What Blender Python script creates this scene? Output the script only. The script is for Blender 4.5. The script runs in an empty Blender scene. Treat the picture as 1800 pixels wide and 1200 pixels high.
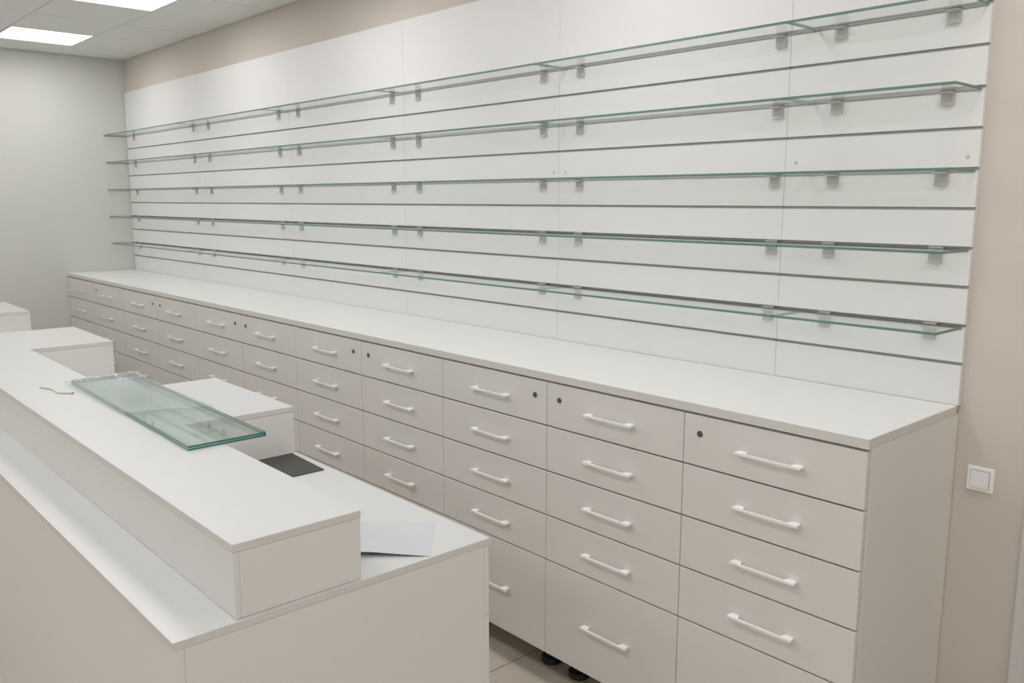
import bpy, bmesh, math, random
from mathutils import Vector, Matrix

# ------------------------------------------------------------------ camera, world, exposure
scene = bpy.context.scene
COL = scene.collection
R_ = Vector((0.6711006, 0.7413641, 0.0018343))
U_ = Vector((-0.1194515, 0.1056878, 0.9871988))
F_ = Vector((-0.7316798, 0.6627288, -0.1594842))
cam_data = bpy.data.cameras.new('camera')
cam_data.sensor_width = 36.0
cam_data.lens = 36.0 * 1527.6 / 1800.0
cam_data.clip_start = 0.02
cam = bpy.data.objects.new('camera', cam_data)
COL.objects.link(cam)
M = Matrix.Identity(4)
for i in range(3):
    M[i][0], M[i][1], M[i][2] = R_[i], U_[i], -F_[i]
cam.matrix_world = Matrix.Translation((8.4818, -2.8762, 1.9235)) @ M
scene.camera = cam
scene.view_settings.view_transform = 'Standard'
scene.view_settings.look = 'None'
scene.view_settings.gamma = 1.0
scene.view_settings.use_curve_mapping = False
scene.view_settings.exposure = 0.0
world = bpy.data.worlds.new('world')
scene.world = world
world.use_nodes = True
world.node_tree.nodes['Background'].inputs[0].default_value = (1.0, 1.0, 1.0, 1)
world.node_tree.nodes['Background'].inputs[1].default_value = 0.55
scene.cycles.transparent_max_bounces = 40
scene.cycles.max_bounces = 16
scene.cycles.diffuse_bounces = 8
LAMP = 10.85          # strength of the ceiling panels

# ------------------------------------------------------------------ measured sizes (metres)
XL, XR = 0.0, 7.4288           # wall unit: left wall .. right end
DEPTH, ZT = 0.60, 1.28         # worktop depth and height
MOD = [XR, 6.8085, 6.1663, 5.514, 4.8606, 4.1984, 3.5295, 2.852, 2.15, 1.43, 0.73, 0.004]
ROWS = [1.0722, 0.8926, 0.7138, 0.5309]
ZB = 0.1369
G0, GP = 2.5122, 0.1219        # first groove, groove pitch
ZPT = 2.8922                   # top of the slatwall
ZC = 3.1829                    # ceiling
SD = 0.199                     # glass shelf depth
WALLY = 0.02                   # plane of the back wall
X_END, Y_END = 11.2, -6.1      # far sides of the room

# ------------------------------------------------------------------ materials
def mat(name, col, rough=0.5, metal=0.0, spec=0.5, noise=None, bump=None, coat=0.0):
    m = bpy.data.materials.new(name)
    m.use_nodes = True
    nt = m.node_tree
    b = nt.nodes['Principled BSDF']
    b.inputs['Base Color'].default_value = (*col, 1)
    b.inputs['Roughness'].default_value = rough
    b.inputs['Metallic'].default_value = metal
    b.inputs['Specular IOR Level'].default_value = spec
    b.inputs['Coat Weight'].default_value = coat
    tc = nt.nodes.new('ShaderNodeTexCoord')
    if noise:
        sc, amt = noise
        n = nt.nodes.new('ShaderNodeTexNoise')
        n.inputs['Scale'].default_value = sc
        n.inputs['Detail'].default_value = 4
        nt.links.new(tc.outputs['Object'], n.inputs['Vector'])
        mx = nt.nodes.new('ShaderNodeMix'); mx.data_type = 'RGBA'
        mx.inputs['A'].default_value = (*[c * (1 - amt) for c in col], 1)
        mx.inputs['B'].default_value = (*[min(1, c * (1 + amt)) for c in col], 1)
        nt.links.new(n.outputs['Fac'], mx.inputs['Factor'])
        nt.links.new(mx.outputs['Result'], b.inputs['Base Color'])
    if bump:
        sc, st, di = bump
        n2 = nt.nodes.new('ShaderNodeTexNoise')
        n2.inputs['Scale'].default_value = sc
        n2.inputs['Detail'].default_value = 3
        nt.links.new(tc.outputs['Object'], n2.inputs['Vector'])
        bp = nt.nodes.new('ShaderNodeBump')
        bp.inputs['Strength'].default_value = st
        bp.inputs['Distance'].default_value = di
        nt.links.new(n2.outputs['Fac'], bp.inputs['Height'])
        nt.links.new(bp.outputs['Normal'], b.inputs['Normal'])
    return m

def glass_face(name, tint, reflect=0.06, ior=1.5):
    m = bpy.data.materials.new(name); m.use_nodes = True
    nt = m.node_tree
    nt.nodes.remove(nt.nodes['Principled BSDF'])
    out = nt.nodes['Material Output']
    tr = nt.nodes.new('ShaderNodeBsdfTransparent'); tr.inputs[0].default_value = (*tint, 1)
    gl = nt.nodes.new('ShaderNodeBsdfGlossy'); gl.inputs['Roughness'].default_value = 0.02
    fr = nt.nodes.new('ShaderNodeFresnel'); fr.inputs['IOR'].default_value = ior
    mx = nt.nodes.new('ShaderNodeMixShader')
    # reflect only on the outward side of each face, pass straight through from inside
    ge = nt.nodes.new('ShaderNodeNewGeometry')
    inv = nt.nodes.new('ShaderNodeMath'); inv.operation = 'SUBTRACT'; inv.inputs[0].default_value = 1.0
    nt.links.new(ge.outputs['Backfacing'], inv.inputs[1])
    mu = nt.nodes.new('ShaderNodeMath'); mu.operation = 'MULTIPLY'
    nt.links.new(fr.outputs[0], mu.inputs[0]); nt.links.new(inv.outputs[0], mu.inputs[1])
    nt.links.new(mu.outputs[0], mx.inputs[0])
    nt.links.new(tr.outputs[0], mx.inputs[1]); nt.links.new(gl.outputs[0], mx.inputs[2])
    nt.links.new(mx.outputs[0], out.inputs['Surface'])
    return m

def translucent_plastic(name, col, opacity, rough=0.3, bump=None):
    m = mat(name, col, rough, bump=bump)
    nt = m.node_tree
    b = nt.nodes['Principled BSDF']; out = nt.nodes['Material Output']
    tr = nt.nodes.new('ShaderNodeBsdfTransparent')
    mx = nt.nodes.new('ShaderNodeMixShader'); mx.inputs[0].default_value = opacity
    nt.links.new(tr.outputs[0], mx.inputs[1]); nt.links.new(b.outputs[0], mx.inputs[2])
    nt.links.new(mx.outputs[0], out.inputs['Surface'])
    return m

def emission(name, col, strength):
    m = bpy.data.materials.new(name); m.use_nodes = True
    nt = m.node_tree
    b = nt.nodes['Principled BSDF']
    b.inputs['Base Color'].default_value = (0.9, 0.9, 0.9, 1)
    b.inputs['Emission Color'].default_value = (*col, 1)
    b.inputs['Emission Strength'].default_value = strength
    return m

def floor_material():
    m = bpy.data.materials.new('floor_tiles'); m.use_nodes = True
    nt = m.node_tree; b = nt.nodes['Principled BSDF']
    tc = nt.nodes.new('ShaderNodeTexCoord')
    mp = nt.nodes.new('ShaderNodeMapping')
    mp.inputs['Location'].default_value = (-5.953, 0.3, 0)
    nt.links.new(tc.outputs['Object'], mp.inputs['Vector'])
    br = nt.nodes.new('ShaderNodeTexBrick')
    br.offset = 0.0; br.squash = 1.0
    br.inputs['Scale'].default_value = 1.0
    br.inputs['Brick Width'].default_value = 0.6
    br.inputs['Row Height'].default_value = 0.6
    br.inputs['Mortar Size'].default_value = 0.0025
    br.inputs['Mortar Smooth'].default_value = 0.1
    br.inputs['Color1'].default_value = (0.56, 0.51, 0.44, 1)
    br.inputs['Color2'].default_value = (0.585, 0.535, 0.46, 1)
    br.inputs['Mortar'].default_value = (0.16, 0.14, 0.12, 1)
    nt.links.new(mp.outputs[0], br.inputs['Vector'])
    n = nt.nodes.new('ShaderNodeTexNoise'); n.inputs['Scale'].default_value = 45; n.inputs['Detail'].default_value = 6
    nt.links.new(tc.outputs['Object'], n.inputs['Vector'])
    rp = nt.nodes.new('ShaderNodeValToRGB')
    rp.color_ramp.elements[0].position = 0.30; rp.color_ramp.elements[0].color = (0.72, 0.69, 0.65, 1)
    rp.color_ramp.elements[1].position = 0.40; rp.color_ramp.elements[1].color = (1, 1, 1, 1)
    nt.links.new(n.outputs['Fac'], rp.inputs[0])
    n2 = nt.nodes.new('ShaderNodeTexNoise'); n2.inputs['Scale'].default_value = 5; n2.inputs['Detail'].default_value = 4
    nt.links.new(tc.outputs['Object'], n2.inputs['Vector'])
    rp2 = nt.nodes.new('ShaderNodeValToRGB')
    rp2.color_ramp.elements[0].position = 0.3; rp2.color_ramp.elements[0].color = (0.86, 0.86, 0.86, 1)
    rp2.color_ramp.elements[1].position = 0.7
    nt.links.new(n2.outputs['Fac'], rp2.inputs[0])
    m1 = nt.nodes.new('ShaderNodeMix'); m1.data_type = 'RGBA'; m1.blend_type = 'MULTIPLY'; m1.inputs['Factor'].default_value = 1
    nt.links.new(br.outputs['Color'], m1.inputs['A']); nt.links.new(rp.outputs[0], m1.inputs['B'])
    m2 = nt.nodes.new('ShaderNodeMix'); m2.data_type = 'RGBA'; m2.blend_type = 'MULTIPLY'; m2.inputs['Factor'].default_value = 1
    nt.links.new(m1.outputs['Result'], m2.inputs['A']); nt.links.new(rp2.outputs[0], m2.inputs['B'])
    nt.links.new(m2.outputs['Result'], b.inputs['Base Color'])
    b.inputs['Roughness'].default_value = 0.35
    return m

PANEL = mat('slatwall_white', (0.76, 0.755, 0.75), 0.45, bump=(60, 0.04, 0.001))
TOP = mat('worktop_white', (0.74, 0.745, 0.735), 0.32, bump=(90, 0.03, 0.0005))
EDGE = mat('worktop_edge_band', (0.66, 0.645, 0.61), 0.4)
FRONT = mat('drawer_front_laminate', (0.70, 0.68, 0.65), 0.38, bump=(90, 0.03, 0.0005))
CARC = mat('carcass_laminate', (0.74, 0.715, 0.67), 0.42, bump=(90, 0.03, 0.0005))
DARK = mat('carcass_inside', (0.055, 0.05, 0.045), 0.8)  # near-black stands in for the shade behind the drawer gaps
CTOP = mat('counter_white_top', (0.60, 0.607, 0.604), 0.35, bump=(90, 0.03, 0.0005))
CEDGE = mat('counter_edge_band', (0.65, 0.635, 0.605), 0.4)
CSIDE = mat('counter_side_board', (0.72, 0.71, 0.69), 0.4, bump=(90, 0.03, 0.0005))
HANDLE = mat('handle_white_enamel', (0.86, 0.87, 0.87), 0.22, coat=0.4)
ALU = mat('rail_aluminium', (0.48, 0.48, 0.47), 0.42, metal=0.5)
GROOVE = mat('groove_shadow_core', (0.30, 0.29, 0.28), 0.7)
WALL_B = mat('paint_warm_beige', (0.625, 0.57, 0.515), 0.75, bump=(130, 0.12, 0.001))
WALL_W = mat('paint_white', (0.80, 0.79, 0.77), 0.7, bump=(130, 0.12, 0.001))
WALL_L = mat('paint_pale_grey', (0.60, 0.605, 0.57), 0.75, bump=(130, 0.12, 0.001))
CEIL = mat('ceiling_tile_mineral', (0.75, 0.75, 0.74), 0.9, noise=(220, 0.03), bump=(160, 0.25, 0.002))
GRID = mat('ceiling_grid_metal', (0.46, 0.46, 0.445), 0.6)
GRIDX = mat('ceiling_runner_metal', (0.17, 0.17, 0.165), 0.6)  # runners coloured dark to paint in the shade of the tile recess
LOCKM = mat('lock_metal', (0.16, 0.155, 0.15), 0.3, metal=0.8)
LOCKS = mat('lock_slot', (0.01, 0.01, 0.01), 0.5)
BLACK = mat('black_plastic', (0.012, 0.012, 0.018), 0.35)
GFACE = glass_face('clear_shelf_glass', (0.965, 0.985, 0.975))
GEDGE = mat('green_glass_edge', (0.135, 0.235, 0.185), 0.25, spec=0.35)
GBACK = mat('ground_back_edge', (0.19, 0.21, 0.195), 0.5, spec=0.3)  # reflection of the dark groove, painted onto the shelf's rear edge
SFACE = glass_face('stack_glass_face', (0.965, 0.985, 0.98))
SEDGE = mat('deep_green_glass_edge', (0.035, 0.17, 0.135), 0.12, spec=0.6)
CLIP = translucent_plastic('bracket_plastic', (0.60, 0.59, 0.575), 0.5, 0.25)
FILM = translucent_plastic('wrapping_film', (0.72, 0.79, 0.77), 0.24, 0.10, bump=(45, 0.7, 0.005))
LED = emission('led_diffuser', (1.0, 0.978, 0.978), LAMP)
FRAME = mat('light_frame', (0.8, 0.8, 0.8), 0.4)
MATM = mat('dark_felt', (0.062, 0.062, 0.055), 0.75, noise=(300, 0.12))
PAPER = mat('bluish_paper', (0.54, 0.56, 0.60), 0.7)
STRAW = mat('straw_beige_plastic', (0.66, 0.64, 0.55), 0.5)
CAPM = mat('cap_plastic', (0.52, 0.51, 0.495), 0.5)
SWITCH = mat('switch_plastic', (0.90, 0.90, 0.89), 0.3)
DOORF = mat('door_frame_white', (0.62, 0.615, 0.59), 0.4)
DOORL = mat('door_leaf_grey', (0.16, 0.17, 0.155), 0.5)
FLOOR = floor_material()

# ------------------------------------------------------------------ mesh helpers
def box(bm, x0, x1, y0, y1, z0, z1, bev=0.0, mi=0, seg=2):
    nb = bmesh.new()
    bmesh.ops.create_cube(nb, size=1.0)
    for v in nb.verts:
        v.co = Vector(((x0 + x1) / 2 + v.co.x * (x1 - x0), (y0 + y1) / 2 + v.co.y * (y1 - y0), (z0 + z1) / 2 + v.co.z * (z1 - z0)))
    if bev > 0:
        bmesh.ops.bevel(nb, geom=nb.edges[:], offset=bev, segments=seg, affect='EDGES', profile=0.5)
    for f in nb.faces: f.material_index = mi
    merge(bm, nb)

def merge(bm, nb):
    me = bpy.data.meshes.new('tmp'); nb.to_mesh(me); nb.free()
    bm.from_mesh(me); bpy.data.meshes.remove(me)

def cyl(bm, c, axis, r0, r1, h, seg=24, mi=0, bev=0.0):
    nb = bmesh.new()
    bmesh.ops.create_cone(nb, cap_ends=True, segments=seg, radius1=r0, radius2=r1, depth=h)
    if bev > 0:
        es = [e for e in nb.edges if abs(e.verts[0].co.z - e.verts[1].co.z) < 1e-6]
        bmesh.ops.bevel(nb, geom=es, offset=bev, segments=2, affect='EDGES')
    rot = Vector((0, 0, 1)).rotation_difference(Vector(axis)).to_matrix().to_4x4()
    bmesh.ops.transform(nb, matrix=Matrix.Translation(c) @ rot, verts=nb.verts[:])
    for f in nb.faces: f.material_index = mi
    merge(bm, nb)

def prism(bm, poly, axis, a, b, mi=0, bev=0.0):
    """extrude a 2-D polygon along an axis ('x': poly=(y,z); 'z': poly=(x,y))"""
    nb = bmesh.new()
    def P(p, t): return (t, p[0], p[1]) if axis == 'x' else (p[0], p[1], t)
    va = [nb.verts.new(P(p, a)) for p in poly]
    vb = [nb.verts.new(P(p, b)) for p in poly]
    n = len(poly)
    nb.faces.new(va); nb.faces.new(list(reversed(vb)))
    for i in range(n):
        nb.faces.new((va[i], vb[i], vb[(i + 1) % n], va[(i + 1) % n]))
    bmesh.ops.recalc_face_normals(nb, faces=nb.faces[:])
    if bev > 0:
        bmesh.ops.bevel(nb, geom=nb.edges[:], offset=bev, segments=2, affect='EDGES')
    for f in nb.faces: f.material_index = mi
    merge(bm, nb)

def smooth(me, ang=35):
    for p in me.polygons: p.use_smooth = True
    me.set_sharp_from_angle(angle=math.radians(ang))

def obj(name, bm, mats, parent=None, origin=None, sm=False):
    """origin: a world point that becomes the object's own origin (bm is in world metres)"""
    o_ = Vector(origin) if origin is not None else Vector((0, 0, 0))
    if parent is not None and origin is None:
        o_ = world_loc(parent)
    if o_.length: bmesh.ops.translate(bm, vec=-o_, verts=bm.verts[:])
    me = bpy.data.meshes.new(name); bm.to_mesh(me); bm.free()
    for m in (mats if isinstance(mats, (list, tuple)) else [mats]): me.materials.append(m)
    if sm: smooth(me)
    o = bpy.data.objects.new(name, me); COL.objects.link(o)
    if parent is not None:
        o.parent = parent
        o.location = o_ - world_loc(parent)
    else:
        o.location = o_
    return o

def world_loc(o):
    v = Vector(o.location)
    while o.parent is not None:
        o = o.parent; v += Vector(o.location)
    return v

def thing(name, loc, label, cat, group=None):
    o = bpy.data.objects.new(name, None); COL.objects.link(o)
    o.location = loc; o.empty_display_size = 0.1
    return tag(o, label, cat, group)

def tag(o, label, cat, group=None):
    o['label'] = label; o['category'] = cat
    if group: o['group'] = group
    return o

def struct(name, bm, m, parent=None):
    o = obj(name, bm, m, parent)
    if parent is None: o['kind'] = 'structure'
    return o

def copy_tree(o, parent=None):
    c = o.copy(); COL.objects.link(c)
    if parent is not None: c.parent = parent
    for ch in list(o.children): copy_tree(ch, c)
    return c

# ------------------------------------------------------------------ room shell
b = bmesh.new(); box(b, -0.1, X_END + 0.1, Y_END - 0.1, WALLY + 0.1, -0.1, 0.0); struct('floor', b, FLOOR)
b = bmesh.new()
DX0, DX1, DH = 7.690, 8.59, 2.05      # door opening in the back wall
box(b, -0.1, DX0, WALLY, WALLY + 0.12, 0, 3.4)
box(b, DX0, DX1, WALLY, WALLY + 0.12, DH, 3.4)
box(b, DX1, X_END + 0.1, WALLY, WALLY + 0.12, 0, 3.4)
struct('wall_back', b, WALL_B)
b = bmesh.new(); box(b, -0.12, 0.0, Y_END, WALLY, 0, 3.4); struct('wall_left', b, WALL_L)
b = bmesh.new(); box(b, X_END, X_END + 0.12, Y_END, WALLY, 0, 3.4); struct('wall_right', b, WALL_W)
# unseen shopfront added behind the camera, its fill light brightens the upright surfaces
WX = [4.2, 6.4, 8.6, 10.8]; WZ0, WZ1 = 0.35, 2.85
b = bmesh.new()
box(b, -0.12, X_END + 0.12, Y_END - 0.12, Y_END, 0, WZ0)
box(b, -0.12, X_END + 0.12, Y_END - 0.12, Y_END, WZ1, 3.4)
box(b, -0.12, WX[0], Y_END - 0.12, Y_END, WZ0, WZ1); box(b, WX[-1], X_END + 0.12, Y_END - 0.12, Y_END, WZ0, WZ1)
for x in WX[1:-1]: box(b, x - 0.06, x + 0.06, Y_END - 0.12, Y_END, WZ0, WZ1)
struct('wall_front', b, WALL_L)
for i in range(3):
    xa, xb = WX[i] + (0.06 if i else 0), WX[i + 1] - (0.06 if i < 2 else 0)
    w = bpy.data.objects.new('window_%d' % (i + 1), None); COL.objects.link(w); w.location = ((xa + xb) / 2, Y_END, WZ0); w['kind'] = 'structure'
    b = bmesh.new()
    for q in ((xa, xb, WZ0, WZ0 + 0.06), (xa, xb, WZ1 - 0.06, WZ1), (xa, xa + 0.06, WZ0 + 0.06, WZ1 - 0.06), (xb - 0.06, xb, WZ0 + 0.06, WZ1 - 0.06)):
        box(b, q[0], q[1], Y_END - 0.09, Y_END - 0.03, q[2], q[3], 0.003, seg=1)
    obj('window_frame', b, DOORF, w)
    b = bmesh.new(); box(b, xa + 0.06, xb - 0.06, Y_END - 0.065, Y_END - 0.055, WZ0 + 0.06, WZ1 - 0.06)
    obj('pane', b, glass_face('pane_glass_%d' % i, (0.96, 0.97, 0.97)), w)

# door in the back wall (only its frame's edge shows at the right of the photo)
d = bpy.data.objects.new('door_1', None); COL.objects.link(d); d.location = (DX0, WALLY, 0); d['kind'] = 'structure'
b = bmesh.new()
box(b, DX0 - 0.045, DX0 + 0.006, WALLY - 0.014, WALLY + 0.10, 0.0, DH + 0.045, 0.003)
box(b, DX1 - 0.006, DX1 + 0.045, WALLY - 0.014, WALLY + 0.10, 0.0, DH + 0.045, 0.003)
box(b, DX0 + 0.006, DX1 - 0.006, WALLY - 0.014, WALLY + 0.10, DH - 0.006, DH + 0.045, 0.003)
obj('door_frame', b, DOORF, d)
b = bmesh.new(); box(b, DX0 + 0.009, DX1 - 0.009, WALLY + 0.05, WALLY + 0.09, 0.008, DH - 0.01, 0.002)
leaf = obj('door_leaf', b, DOORL, d)
b = bmesh.new()
cyl(b, (DX1 - 0.08, WALLY + 0.03, 1.02), (0, 1, 0), 0.024, 0.024, 0.05)
box(b, DX1 - 0.2, DX1 - 0.07, WALLY - 0.012, WALLY + 0.006, 1.01, 1.03, 0.004)
obj('door_handle', b, ALU, leaf)

# suspended ceiling: slab with mineral tiles set between the bars of a metal grid
GX0, GY0, TS = 0.49, -0.545, 0.598
xs = [GX0 + TS * k for k in range(-1, 19)]
ys = [GY0 - TS * k for k in range(-1, 10)]
LIGHTS = [(1 + 3 * i, 1 + 3 * j) for i in range(6) for j in range(3)]   # tile indices of the lamps
b = bmesh.new()
box(b, -0.1, X_END + 0.1, Y_END - 0.1, WALLY + 0.1, ZC + 0.03, ZC + 0.1)
for i in range(len(xs) - 1):
    for j in range(len(ys) - 1):
        if (i, j) in LIGHTS: continue
        x0, x1 = max(xs[i], 0) + 0.006, min(xs[i + 1], X_END) - 0.006
        y1, y0 = min(ys[j], WALLY) - 0.0022, max(ys[j + 1], Y_END) + 0.0022
        if x1 - x0 < 0.02 or y1 - y0 < 0.02: continue
        box(b, x0, x1, y0, y1, ZC, ZC + 0.03, 0.003, seg=1)
struct('ceiling', b, CEIL)
b = bmesh.new()
for x in xs:
    if 0 < x < X_END: box(b, x - 0.006, x + 0.006, Y_END, WALLY, ZC + 0.006, ZC + 0.028)
struct('trim_1', b, GRIDX)
b = bmesh.new()
for y in ys:
    if Y_END < y < WALLY: box(b, 0, X_END, y - 0.006, y + 0.006, ZC + 0.0045, ZC + 0.0275)
struct('trim_2', b, GRID)

# recessed LED panels
def make_light(x0, y0, label):
    t = thing('ceiling_light', (x0 + TS / 2, y0 - TS / 2, ZC), label, 'light', 'LED panels set in the ceiling grid')
    a, c = x0 + 0.007, x0 + TS - 0.007
    e, f = y0 - TS + 0.007, y0 - 0.007
    w = 0.012
    b = bmesh.new()
    for q in ((a, c, f - w, f), (a, c, e, e + w), (a, a + w, e + w, f - w), (c - w, c, e + w, f - w)):
        box(b, *q, ZC - 0.002, ZC + 0.02, 0.001, seg=1)
    obj('frame', b, FRAME, t)
    b = bmesh.new(); box(b, a + w, c - w, e + w, f - w, ZC + 0.001, ZC + 0.012)
    obj('diffuser', b, LED, t)
    return t
ORD = ['first', 'second', 'third', 'fourth', 'fifth', 'sixth', 'seventh', 'eighth', 'ninth', 'tenth', 'eleventh']
for (i, j) in LIGHTS:
    if xs[i] + TS > X_END or ys[j] - TS < Y_END: continue
    if j == 1:
        lb = ['square white LED ceiling panel nearest the left wall corner',
              'white LED ceiling panel cut by the top edge, second from left wall'][i // 3] if i < 6 else \
             'white LED ceiling panel in the row nearest the shelves, %s from left wall' % ORD[i // 3]
    else:
        lb = 'white LED ceiling panel, %s row out from shelves, %s from left wall' % (ORD[j // 3], ORD[i // 3])
    make_light(xs[i], ys[j], lb)

# ------------------------------------------------------------------ slatwall panels
PB = [0.008, 1.61, 3.085, 4.41, 5.622, 6.773, XR + 0.002]
GH = 0.0105    # half height of groove mouth is 5.25 mm
grooves = [G0 - GP * i for i in range(10)]
PLACE = ['leftmost, against the left wall', 'second from the left wall', 'third from the left wall',
         'third from the right end', 'second from the right end', 'narrow one at the right end']
for k in range(6):
    x0, x1 = PB[k] + 0.0008, PB[k + 1] - 0.0008
    z0, z1 = ZT + 0.0005, ZPT
    t = thing('slatwall_panel', ((x0 + x1) / 2, 0.009, z0), 'white grooved slatwall panel, ' + PLACE[k], 'wall panel', 'slatwall panels behind the glass shelves')
    poly = [(WALLY - 0.001, z0), (0.0, z0)]
    for g in sorted(grooves):
        poly += [(0.0, g - 0.0052), (0.013, g - 0.0052), (0.013, g + 0.0052), (0.0, g + 0.0052)]
    poly += [(0.0, z1), (WALLY - 0.001, z1)]
    b = bmesh.new(); prism(b, poly, 'x', x0, x1)
    obj('board', b, PANEL, t)
    for g in grooves:
        b = bmesh.new()
        prism(b, [(0.0005, g - 0.0051), (0.0126, g - 0.0051), (0.0126, g + 0.0051), (0.0035, g + 0.0051), (0.0035, g + 0.0035),
                  (0.0112, g + 0.0035), (0.0112, g - 0.0039), (0.0005, g - 0.0039)], 'x', x0 + 0.0005, x1 - 0.0005)
        obj('rail', b, ALU, t)
    for (cx, cz) in [(5.592, 2.054), (5.668, 2.052), (6.815, 2.060), (7.397, 2.060)]:
        if x0 < cx < x1:
            b = bmesh.new(); cyl(b, (cx, -0.0006, cz), (0, -1, 0), 0.0065, 0.0058, 0.0016, bev=0.0003)
            obj('screw_cap', b, CAPM, t)

# ------------------------------------------------------------------ glass shelves and brackets
SB = [0.006, 1.68, 3.09, 4.43, 5.665, 6.872, 7.424]
CP = [(0.20, 1.535), (1.82, 2.962), (3.228, 4.305), (4.548, 5.524), (5.756, 6.735), (6.960, 7.325)]
ROWN = ['top row', 'second row from top', 'middle row', 'fourth row from top', 'bottom row']
COLN = ['leftmost, touching the left wall', 'second from the left wall', 'third from the left wall',
        'third from the right end', 'second from the right end', 'short one at the right end']
COLS = ['leftmost', 'second', 'third', 'fourth', 'fifth', 'short rightmost']
TG = 0.008
bracket_mesh = None
def make_bracket(x, z, label):
    """flat hook plate in the rail, tongue under the glass"""
    global bracket_mesh
    if bracket_mesh is None:
        b = bmesh.new()
        w = 0.0215
        box(b, -w, w, -0.0055, -0.0008, -0.041, -0.0045, 0.0012)         # plate on the slatwall
        box(b, -w, w, -0.030, -0.0050, -0.0085, -0.0045, 0.0012)         # tongue under the glass
        box(b, -w, w, -0.014, -0.0008, 0.0042, 0.0070, 0.0008)          # lip over the glass
        prism(b, [(-0.0052, -0.0410), (-0.0052, -0.0335), (-0.0100, -0.0405), (-0.0115, -0.0438), (-0.0094, -0.0438)], 'x', -w, w, bev=0.0005)   # flared foot of the plate
        box(b, -w, w, -0.0014, 0.0022, 0.0045, 0.0092)                 # hook in the rail
        bracket_mesh = bpy.data.meshes.new('shelf_bracket'); b.to_mesh(bracket_mesh); b.free()
        bracket_mesh.materials.append(CLIP)
    o = bpy.data.objects.new('shelf_bracket', bracket_mesh); COL.objects.link(o)
    o.location = (x, 0, z)
    return tag(o, label, 'bracket', 'grey plastic shelf brackets')
for r in range(5):
    z = G0 - 2 * GP * r - 0.006          # glass lies just under its groove
    for k in range(6):
        b = bmesh.new()
        box(b, SB[k] + 0.001, SB[k + 1] - 0.001, -SD, -0.0018, z - 0.0044, z + 0.0041, 0.0012, seg=1)
        b.normal_update()
        for f in b.faces: f.material_index = 0 if abs(f.normal.z) > 0.9 else (2 if f.normal.y > 0.5 else 1)
        o = obj('glass_shelf', b, [GFACE, GEDGE, GBACK], None, ((SB[k] + SB[k + 1]) / 2, -SD / 2, z))
        tag(o, 'clear glass shelf with green edge, %s, %s' % (ROWN[r], COLN[k]), 'shelf', 'glass shelves on the slatwall')
        for s in (0, 1):
            make_bracket(CP[k][s], z, 'grey bracket at %s end of %s glass shelf, %s' % (('left', 'right')[s], COLS[k], ROWN[r]))

# ------------------------------------------------------------------ wall drawer cabinets
def handle_mesh():
    b = bmesh.new()
    L = 0.112
    pts = [(-L + 0.003, 0), (-L, -0.028), (L, -0.028), (L - 0.003, 0), (L - 0.030, 0), (L - 0.037, -0.0215), (-L + 0.037, -0.0215), (-L + 0.030, 0)]
    # build as three convex prisms sharing faces, then fuse
    nb = bmesh.new()
    lo = [nb.verts.new((x, y, -0.0042)) for x, y in pts]
    hi = [nb.verts.new((x, y, 0.0042)) for x, y in pts]
    quads = [(0, 1, 6, 7), (1, 2, 5, 6), (2, 3, 4, 5)]
    for q in quads:
        nb.faces.new([lo[i] for i in q]); nb.faces.new([hi[i] for i in reversed(q)])
    n = len(pts)
    for i in range(n):
        nb.faces.new((lo[i], hi[i], hi[(i + 1) % n], lo[(i + 1) % n]))
    bmesh.ops.recalc_face_normals(nb, faces=nb.faces[:])
    es = [e for e in nb.edges if len(e.link_faces) == 2 and e.calc_face_angle(0) > 0.3]
    bmesh.ops.bevel(nb, geom=es, offset=0.0007, segments=2, affect='EDGES')
    merge(b, nb)
    me = bpy.data.meshes.new('handle'); b.to_mesh(me); b.free(); me.materials.append(HANDLE)
    return me
HM = handle_mesh()
def lock_meshes():
    b = bmesh.new()
    cyl(b, (0, -0.0022, 0), (0, -1, 0), 0.0105, 0.0095, 0.0044, 28, bev=0.0008)
    me = bpy.data.meshes.new('lock'); b.to_mesh(me); b.free(); me.materials.append(LOCKM); smooth(me)
    b = bmesh.new(); box(b, -0.0012, 0.0012, -0.0050, -0.0040, -0.0055, 0.0055)
    me2 = bpy.data.meshes.new('keyhole'); b.to_mesh(me2); b.free(); me2.materials.append(LOCKS)
    return me, me2
LM, KM = lock_meshes()
LOCK_AT = {0: 'L', 1: 'L', 2: 'R', 3: None, 4: 'L', 5: 'R', 6: 'L', 7: 'R', 8: 'L', 9: 'R'}
# lock x positions measured on the photo, by cabinet counted from the right
LOCKX = {0: 6.872, 1: 6.234, 2: 6.101, 3: 4.928, 4: 4.792, 5: 3.590, 6: 3.446, 7: 2.221, 8: 2.078, 9: 0.804}
HX = [x + 0.008 for x in (7.122, 6.482, 5.837, 5.180, 4.514, 3.841, 3.171, 2.480, 1.784, 1.071, 0.380)]
YF = -DEPTH + 0.002          # face plane of the drawer fronts
FT = 0.018                   # front thickness
CABN = ['at the right end of the row, with its side panel showing', 'second from the right end of the row', 'third from the right end of the row',
        'fourth from the right end of the row', 'fifth from the right end of the row', 'middle one of the eleven in the row',
        'fifth from the left wall', 'fourth from the left wall', 'third from the left wall', 'second from the left wall', 'against the left wall']
ZTOPF = ZT - 0.034
def foot_bm(x, y):
    b = bmesh.new()
    cyl(b, (x, y, 0.013), (0, 0, 1), 0.047, 0.043, 0.026, 32, bev=0.004)
    cyl(b, (x, y, 0.06), (0, 0, 1), 0.026, 0.026, 0.10, 20)
    cyl(b, (x, y, 0.118), (0, 0, 1), 0.026, 0.030, 0.036, 24, bev=0.002)
    return b
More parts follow.
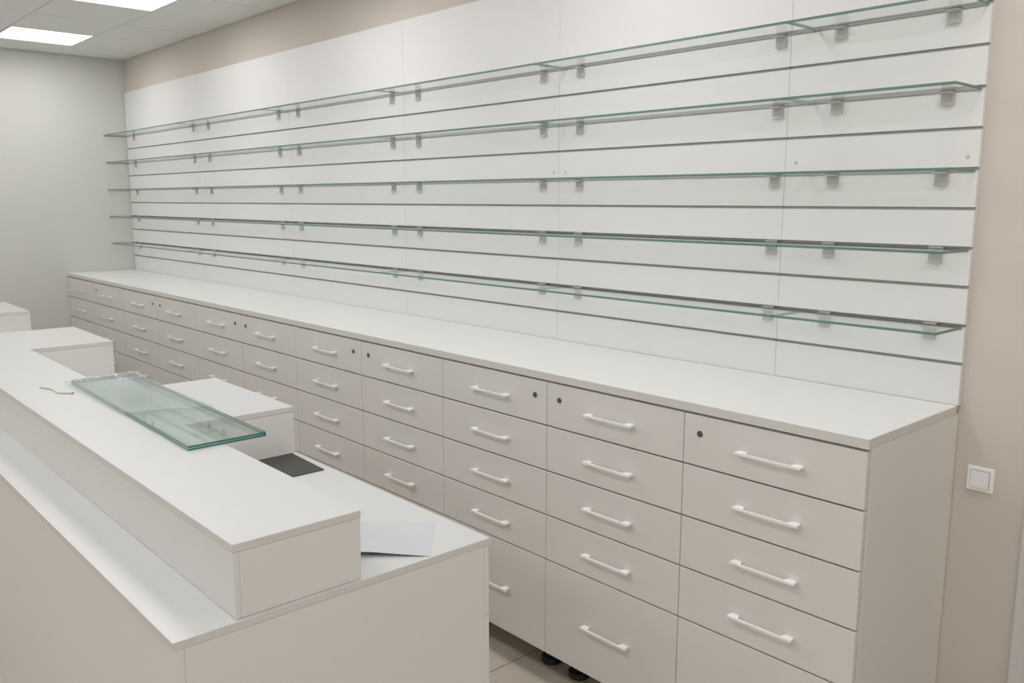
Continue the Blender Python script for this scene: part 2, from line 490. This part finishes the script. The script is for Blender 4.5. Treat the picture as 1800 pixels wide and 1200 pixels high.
for k in range(11):
    x1, x0 = MOD[k] - (0.0 if k == 0 else 0.0005), MOD[k + 1] + 0.0005
    t = thing('drawer_cabinet', ((x0 + x1) / 2, -DEPTH / 2, 0.0), 'white five-drawer base cabinet, ' + CABN[k], 'cabinet', 'drawer cabinets along the wall')
    yb = YF + FT + 0.002
    b = bmesh.new()
    s = 0.018
    zt = ZT - 0.0305
    box(b, x0, x0 + s, yb, WALLY - 0.004, ZB, zt, 0.0008, seg=1)
    box(b, x1 - s, x1, yb, WALLY - 0.004, ZB, zt, 0.0008, seg=1)
    box(b, x0 + s, x1 - s, yb, -0.004, ZB, ZB + s)
    box(b, x0 + s, x1 - s, yb + 0.002, -0.004, zt - s, zt)
    box(b, x0 + s, x1 - s, -0.012, -0.006, ZB + s, zt - s)
    obj('carcass', b, CARC, t)
    b = bmesh.new()          # near-black block for drawer boxes: shade in the gaps put into its colour
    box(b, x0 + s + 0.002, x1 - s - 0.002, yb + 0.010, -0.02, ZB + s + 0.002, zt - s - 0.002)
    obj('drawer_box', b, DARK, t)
    edges = [ZTOPF] + ROWS + [ZB]
    gx = 0.0008
    for r in range(5):
        za = edges[r] - (0.0042 if r == 0 else 0.0027)
        zb_ = edges[r + 1] + (0.0027 if r < 4 else 0.0)
        b = bmesh.new()
        box(b, x0 + gx, x1 - (0.003 if k == 0 else gx), YF, YF + FT, zb_, za, 0.0020)
        zc_ = (edges[r] + edges[r + 1]) / 2 + 0.001 if r < 4 else 0.336
        hx = HX[k]
        fo = obj('drawer', b, FRONT, t, (hx, YF, zc_), sm=False)
        h = bpy.data.objects.new('handle', HM); COL.objects.link(h); h.parent = fo
        h.location = (0, -0.0003, -0.004)
        if r == 0 and k in LOCKX:
            l = bpy.data.objects.new('lock', LM); COL.objects.link(l); l.parent = fo
            l['label'] = 'dark round metal cam lock'
            l.location = (LOCKX[k] - hx, -0.0003, 1.183 - zc_)
    for (fx, fy) in ((x0 + 0.050, -0.447), (x1 - 0.110, -0.447), (x0 + 0.050, -0.09), (x1 - 0.110, -0.09)):
        obj('foot', foot_bm(fx, fy), BLACK, t)
        t.children[-1]['label'] = 'black plastic adjustable foot'
b = bmesh.new()
box(b, 0.004, XR, -DEPTH, -0.0005, ZT - 0.030, ZT, 0.0012, seg=1)
b.normal_update()
for f in b.faces: f.material_index = 0 if abs(f.normal.z) > 0.9 else 1
t = obj('worktop', b, [TOP, EDGE], None, (XR / 2, -DEPTH / 2, ZT - 0.03))
tag(t, 'long white worktop running along the wall over all the drawer cabinets', 'worktop')

# ------------------------------------------------------------------ service counter in front
ROT = -0.0044
KX, KY1, KY0, KZ = 6.6442, -1.2966, -2.2258, 0.95
UX, UY1, UY0, UZ = 6.6353, -1.7272, -2.0738, 1.1368
ST = 0.0205
C_ORG = Vector((KX, KY1, 0))
CX0 = 0.06
def cobj(name, b, m, parent=None):
    """counter pieces are drawn in counter axes and turned with the counter"""
    return obj(name, b, m, parent, None)
def turn(root):
    root.rotation_euler = (0, 0, ROT)
# base cabinet
cab = thing('counter_cabinet', C_ORG, 'white panelled service counter base in the foreground, end panel facing the camera', 'counter')
b = bmesh.new(); box(b, CX0, KX - 0.001, KY0 + 0.002, KY0 + 0.0252, 0.0, KZ - ST - 0.0008, 0.0012, seg=1); obj('front_panel', b, CSIDE, cab)
b = bmesh.new(); box(b, KX - 0.023, KX - 0.001, KY0 + 0.0255, KY1 - 0.0215, 0.0, KZ - ST - 0.0008, 0.0010, seg=1); obj('end_panel', b, CSIDE, cab)
b = bmesh.new(); box(b, CX0, CX0 + 0.022, KY0 + 0.0255, KY1 - 0.0215, 0.0, KZ - ST - 0.0008, 0.0010, seg=1); obj('end_panel', b, CSIDE, cab)
nb_ = 7
wb = (KX - 0.002 - CX0) / nb_
for i in range(nb_):
    a = CX0 + wb * i
    for (z0, z1) in ((0.06, 0.706), (0.709, KZ - ST - 0.002)):
        b = bmesh.new(); box(b, a + 0.0012, a + wb - 0.0012, KY1 - 0.0205, KY1 - 0.002, z0, z1, 0.0012, seg=1)
        obj('door' if z0 < 0.3 else 'drawer', b, CSIDE, cab)
b = bmesh.new(); box(b, CX0 + 0.03, KX - 0.03, KY0 + 0.05, KY1 - 0.06, 0.0, KZ - ST - 0.01); obj('carcass', b, CARC, cab)
turn(cab)
# desk-height worktop
b = bmesh.new(); box(b, CX0, KX, KY0, KY1, KZ - ST, KZ, 0.0009, seg=1)
b.normal_update()
for f in b.faces: f.material_index = 0 if abs(f.normal.z) > 0.9 else 1
wt = obj('counter_worktop', b, [CTOP, CEDGE], None, C_ORG)
tag(wt, 'wide white lower worktop of the foreground counter, under the raised box', 'worktop'); turn(wt)
# raised part: long box with three partitions towards the wall, one comb-shaped top
A2 = (4.7456, 5.4782); A1 = (2.6027, 3.3603); A3 = (0.795, 1.554)
up = thing('raised_counter_box', C_ORG + Vector((0, 0, KZ)), 'raised long white box with partition arms on the foreground counter', 'counter')
poly = [(CX0, UY0), (UX, UY0), (UX, UY1)]
for (a0, a1) in (A2, A1, A3):
    poly += [(a1, UY1), (a1, KY1 - 0.0060)]
    poly += [(a0, KY1 - 0.0060)]
    if a0 > CX0 + 0.001: poly += [(a0, UY1)]
b = bmesh.new(); prism(b, poly, 'z', UZ - ST, UZ, bev=0.0)
es = [e for e in b.edges if abs(e.verts[0].co.z - e.verts[1].co.z) < 1e-6 or True]
bmesh.ops.bevel(b, geom=b.edges[:], offset=0.0009, segments=1, affect='EDGES')
b.normal_update()
for f in b.faces: f.material_index = 0 if abs(f.normal.z) > 0.9 else 1
obj('top_board', b, [CTOP, CEDGE], up)
z0, z1 = KZ + 0.0006, UZ - ST - 0.0008
b = bmesh.new(); box(b, CX0, UX - 0.001, UY0 + 0.0010, UY0 + 0.0152, z0, z1, 0.0010, seg=1); obj('front_panel', b, CSIDE, up)
b = bmesh.new(); box(b, UX - 0.019, UX - 0.001, UY0 + 0.0155, UY1 - 0.0018, z0, z1, 0.0010, seg=1); obj('end_panel', b, CSIDE, up)
xs_ = [CX0 + 0.0, A3[1], A1[0], A1[1], A2[0], A2[1], UX - 0.020]
for (a, c) in ((CX0, A3[0]), (A3[1], A1[0]), (A1[1], A2[0]), (A2[1], UX - 0.020)):
    b = bmesh.new(); box(b, a, c, UY1 - 0.020, UY1 - 0.0018, z0, z1, 0.0008, seg=1); obj('back_panel', b, CSIDE, up)
for (a0, a1) in (A2, A1, A3):
    b = bmesh.new()
    box(b, a0 + 0.001, a1 - 0.001, UY1 - 0.0018, KY1 - 0.0070, z0, z1, 0.0010, seg=1)
    obj('partition_box', b, CSIDE, up)
turn(up)

# ------------------------------------------------------------------ things lying on the counter
def slab_from(pts, z0, z1):
    """closed slab with the outline pts (x, y), bevelled"""
    b = bmesh.new(); prism(b, pts, 'z', z0, z1)
    bmesh.ops.bevel(b, geom=b.edges[:], offset=0.0008, segments=2, affect='EDGES')
    b.normal_update()
    for f in b.faces: f.material_index = 0 if abs(f.normal.z) > 0.9 else 1
    return b
gp = [(5.8112, -1.8447), (5.8094, -1.5771), (4.4696, -1.5549), (4.4633, -1.8148)]
cxg, cyg = 5.1328, -1.6955
for i, (dx, dy) in enumerate(((0.0035, -0.0015), (0.0, 0.0))):
    z0 = UZ + 0.0012 + i * 0.0075
    pts = [(x + dx, y + dy) for x, y in gp]
    b = slab_from(pts, z0, z0 + 0.0071)
    o = obj('glass_sheet', b, [SFACE, SEDGE], None, (cxg, cyg, z0))
    tag(o, ['lower sheet of the green-edged glass stack on the raised counter', 'upper sheet of the green-edged glass stack on the raised counter'][i], 'glass sheet', 'spare glass sheets on the counter')
# crumpled clear wrapping film: a sleeve round the far half of the stack
random.seed(4)
def film():
    b = bmesh.new()
    nx, ring = 46, []
    XA, XB = 4.4535, 5.204
    def prof(t):
        base = [(-1.8309, UZ + 0.0012), (-1.8309, UZ + 0.0178), (-1.7935, UZ + 0.0186), (-1.74, UZ + 0.0186), (-1.6866, UZ + 0.0186), (-1.6332, UZ + 0.0186), (-1.5798, UZ + 0.0186), (-1.5486, UZ + 0.0178), (-1.5486, UZ + 0.0012)]
        return base
    P0 = prof(0); sub = 5
    pts = []
    for i in range(len(P0) - 1):
        for s in range(sub):
            a = s / sub
            pts.append((P0[i][0] * (1 - a) + P0[i + 1][0] * a, P0[i][1] * (1 - a) + P0[i + 1][1] * a))
    pts.append(P0[-1])
    grid = []
    for i in range(nx + 1):
        u = i / nx
        x = XA + (XB - XA) * u
        row = []
        amp = 0.0062 * (1 - u) ** 1.8 + 0.0003
        squeeze = 1 - 0.02 * (1 - u)
        for j, (y, z) in enumerate(pts):
            yy = -1.6893 + (y - (-1.6893)) * squeeze + 0.012 * (1 - u) * math.sin(j * 0.7 + i * 0.4) * 0.25
            # skew: the stack turns slightly
            yy += (-0.014) * (x - 4.4651) / 1.34
            rr = random.random() - 0.15
            yy -= 0.013 * (1 - u) ** 0.7 * max(0.0, min(1.0, (8 - j) / 6))
            zz = z + amp * rr * 1.5 * (1 if z > UZ + 0.01 else 0.0)
            xx = x + ((random.random() - 0.5) * 0.012 if 0 < i < nx else (0.16 * j / len(pts) if i else 0))
            row.append(b.verts.new((xx, yy, max(zz, UZ + 0.0008))))
        grid.append(row)
    for i in range(nx):
        for j in range(len(pts) - 1):
            b.faces.new((grid[i][j], grid[i + 1][j], grid[i + 1][j + 1], grid[i][j + 1]))
    # folded far end
    end = [b.verts.new((XA - 0.012, v.co.y, max(UZ + 0.001, UZ + 0.004 * random.random() + 0.001))) for v in grid[0]]
    for j in range(len(pts) - 1):
        b.faces.new((end[j], grid[0][j], grid[0][j + 1], end[j + 1]))
    return b
o = obj('wrapping_film', film(), FILM, None, (4.8479, -1.6866, UZ))
smooth(o.data, 60)
tag(o, 'crinkled clear plastic film wrapped round the far half of the glass stack', 'plastic film')

# dark pad on the lower worktop beside the partition
b = bmesh.new()
prism(b, [(5.4818, -1.5397), (5.4822, -1.3145), (5.7498, -1.327), (5.7462, -1.5531)], 'z', KZ + 0.0006, KZ + 0.0042)
bmesh.ops.bevel(b, geom=b.edges[:], offset=0.001, segments=2, affect='EDGES')
o = obj('desk_pad', b, MATM, None, (5.6136, -1.4374, KZ))
tag(o, 'dark grey rectangular pad on the lower worktop beside the partition', 'pad')

# bluish sheet lying on the lower worktop, its near edge lifted
def paper():
    b = bmesh.new()
    A = Vector((6.437, -1.3385, 0)); ex = Vector((0.1994, -0.1727, 0)); ey = Vector((-0.1750, -0.2021, 0))
    n = 14
    top, bot = [], []
    for i in range(n + 1):
        for j in range(n + 1):
            u, v = i / n, j / n
            p = A + ex * u + ey * v
            lift = 0.0140 * (u ** 2) * min(1, v * 1.6) + 0.002 * math.sin(v * 3.1) * (1 - u)
            top.append(b.verts.new((p.x, p.y, KZ + 0.0012 + lift)))
            bot.append(b.verts.new((p.x, p.y, KZ + 0.0006 + lift)))
    N = n + 1
    for i in range(n):
        for j in range(n):
            q = (i * N + j, (i + 1) * N + j, (i + 1) * N + j + 1, i * N + j + 1)
            b.faces.new([top[k] for k in q]); b.faces.new([bot[k] for k in reversed(q)])
    rim = [i * N for i in range(N)] + [n * N + j for j in range(1, N)] + [i * N + n for i in range(n - 1, -1, -1)] + [j for j in range(n - 1, 0, -1)]
    for a in range(len(rim)):
        c = rim[(a + 1) % len(rim)]
        b.faces.new((top[rim[a]], bot[rim[a]], bot[c], top[c]))
    bmesh.ops.recalc_face_normals(b, faces=b.faces[:])
    return b
o = obj('paper_sheet', paper(), PAPER, None, (6.4504, -1.4997, KZ))
smooth(o.data, 50)
tag(o, 'pale bluish sheet of paper on the lower worktop behind the raised box', 'paper')

# thin beige strip on the raised counter
def tube(path, r, seg=10):
    b = bmesh.new(); rings = []
    for i, p in enumerate(path):
        p = Vector(p)
        d = (Vector(path[min(i + 1, len(path) - 1)]) - Vector(path[max(i - 1, 0)])).normalized()
        s = d.cross(Vector((0, 0, 1))).normalized(); u = s.cross(d)
        rings.append([b.verts.new(p + (s * math.cos(2 * math.pi * k / seg) + u * math.sin(2 * math.pi * k / seg)) * r) for k in range(seg)])
    for i in range(len(rings) - 1):
        for k in range(seg):
            b.faces.new((rings[i][k], rings[i][(k + 1) % seg], rings[i + 1][(k + 1) % seg], rings[i + 1][k]))
    b.faces.new(rings[0]); b.faces.new(list(reversed(rings[-1])))
    bmesh.ops.recalc_face_normals(b, faces=b.faces[:])
    return b
ctl = [(4.4669, -1.9377), (4.4963, -1.9234), (4.5257, -1.911), (4.5675, -1.9092), (4.6031, -1.911), (4.6343, -1.9101), (4.6565, -1.8887), (4.6752, -1.8718)]
path = []
for i in range(len(ctl) - 1):
    for s in range(4):
        a = s / 4
        p0 = ctl[max(i - 1, 0)]; p1 = ctl[i]; p2 = ctl[i + 1]; p3 = ctl[min(i + 2, len(ctl) - 1)]
        path.append(tuple(0.5 * ((2 * p1[c]) + (-p0[c] + p2[c]) * a + (2 * p0[c] - 5 * p1[c] + 4 * p2[c] - p3[c]) * a * a + (-p0[c] + 3 * p1[c] - 3 * p2[c] + p3[c]) * a ** 3) for c in (0, 1)) + (UZ + 0.0045,))
path.append((*ctl[-1], UZ + 0.0045))
tie = thing('bent_strip', (4.572, -1.9092, UZ), 'thin bent beige plastic strip lying on the raised counter', 'strip')
obj('strip', tube(path, 0.0042), STRAW, tie)
b = bmesh.new(); cyl(b, (4.6779, -1.8691, UZ + 0.0042), (0.7, 0.7, 0), 0.0038, 0.0038, 0.007, 12)
obj('strip_tip', b, mat('grey_tip', (0.32, 0.31, 0.30), 0.5), tie)

# ------------------------------------------------------------------ light switch on the back wall
sw = thing('light_switch', (7.511, WALLY, 1.053), 'square white light switch on the beige wall right of the cabinets', 'switch')
def ring(bm, x0, x1, z0, z1, w, y0, y1, bev):
    box(bm, x0, x1, y0, y1, z1 - w, z1, bev); box(bm, x0, x1, y0, y1, z0, z0 + w, bev)
    box(bm, x0, x0 + w, y0, y1, z0 + w * 0.9, z1 - w * 0.9, bev); box(bm, x1 - w, x1, y0, y1, z0 + w * 0.9, z1 - w * 0.9, bev)
cxs, czs, hs = 7.511, 1.053, 0.0400
b = bmesh.new(); box(b, cxs - hs, cxs + hs, WALLY - 0.009, WALLY - 0.0002, czs - hs, czs + hs, 0.003, seg=3); 
obj('frame', b, SWITCH, sw)
b = bmesh.new(); box(b, cxs - 0.0285, cxs + 0.0285, WALLY - 0.0100, WALLY - 0.0085, czs - 0.0285, czs + 0.0285, 0.0004)
obj('gap', b, mat('switch_gap', (0.30, 0.30, 0.28), 0.6), sw)
b = bmesh.new()
poly = [(WALLY - 0.0095, czs - 0.0270), (WALLY - 0.0150, czs - 0.0270), (WALLY - 0.0125, czs + 0.0270), (WALLY - 0.0095, czs + 0.0270)]
prism(b, poly, 'x', cxs - 0.0270, cxs + 0.0270, bev=0.0008)
obj('rocker', b, mat('rocker_plastic', (0.86, 0.87, 0.87), 0.25), sw)
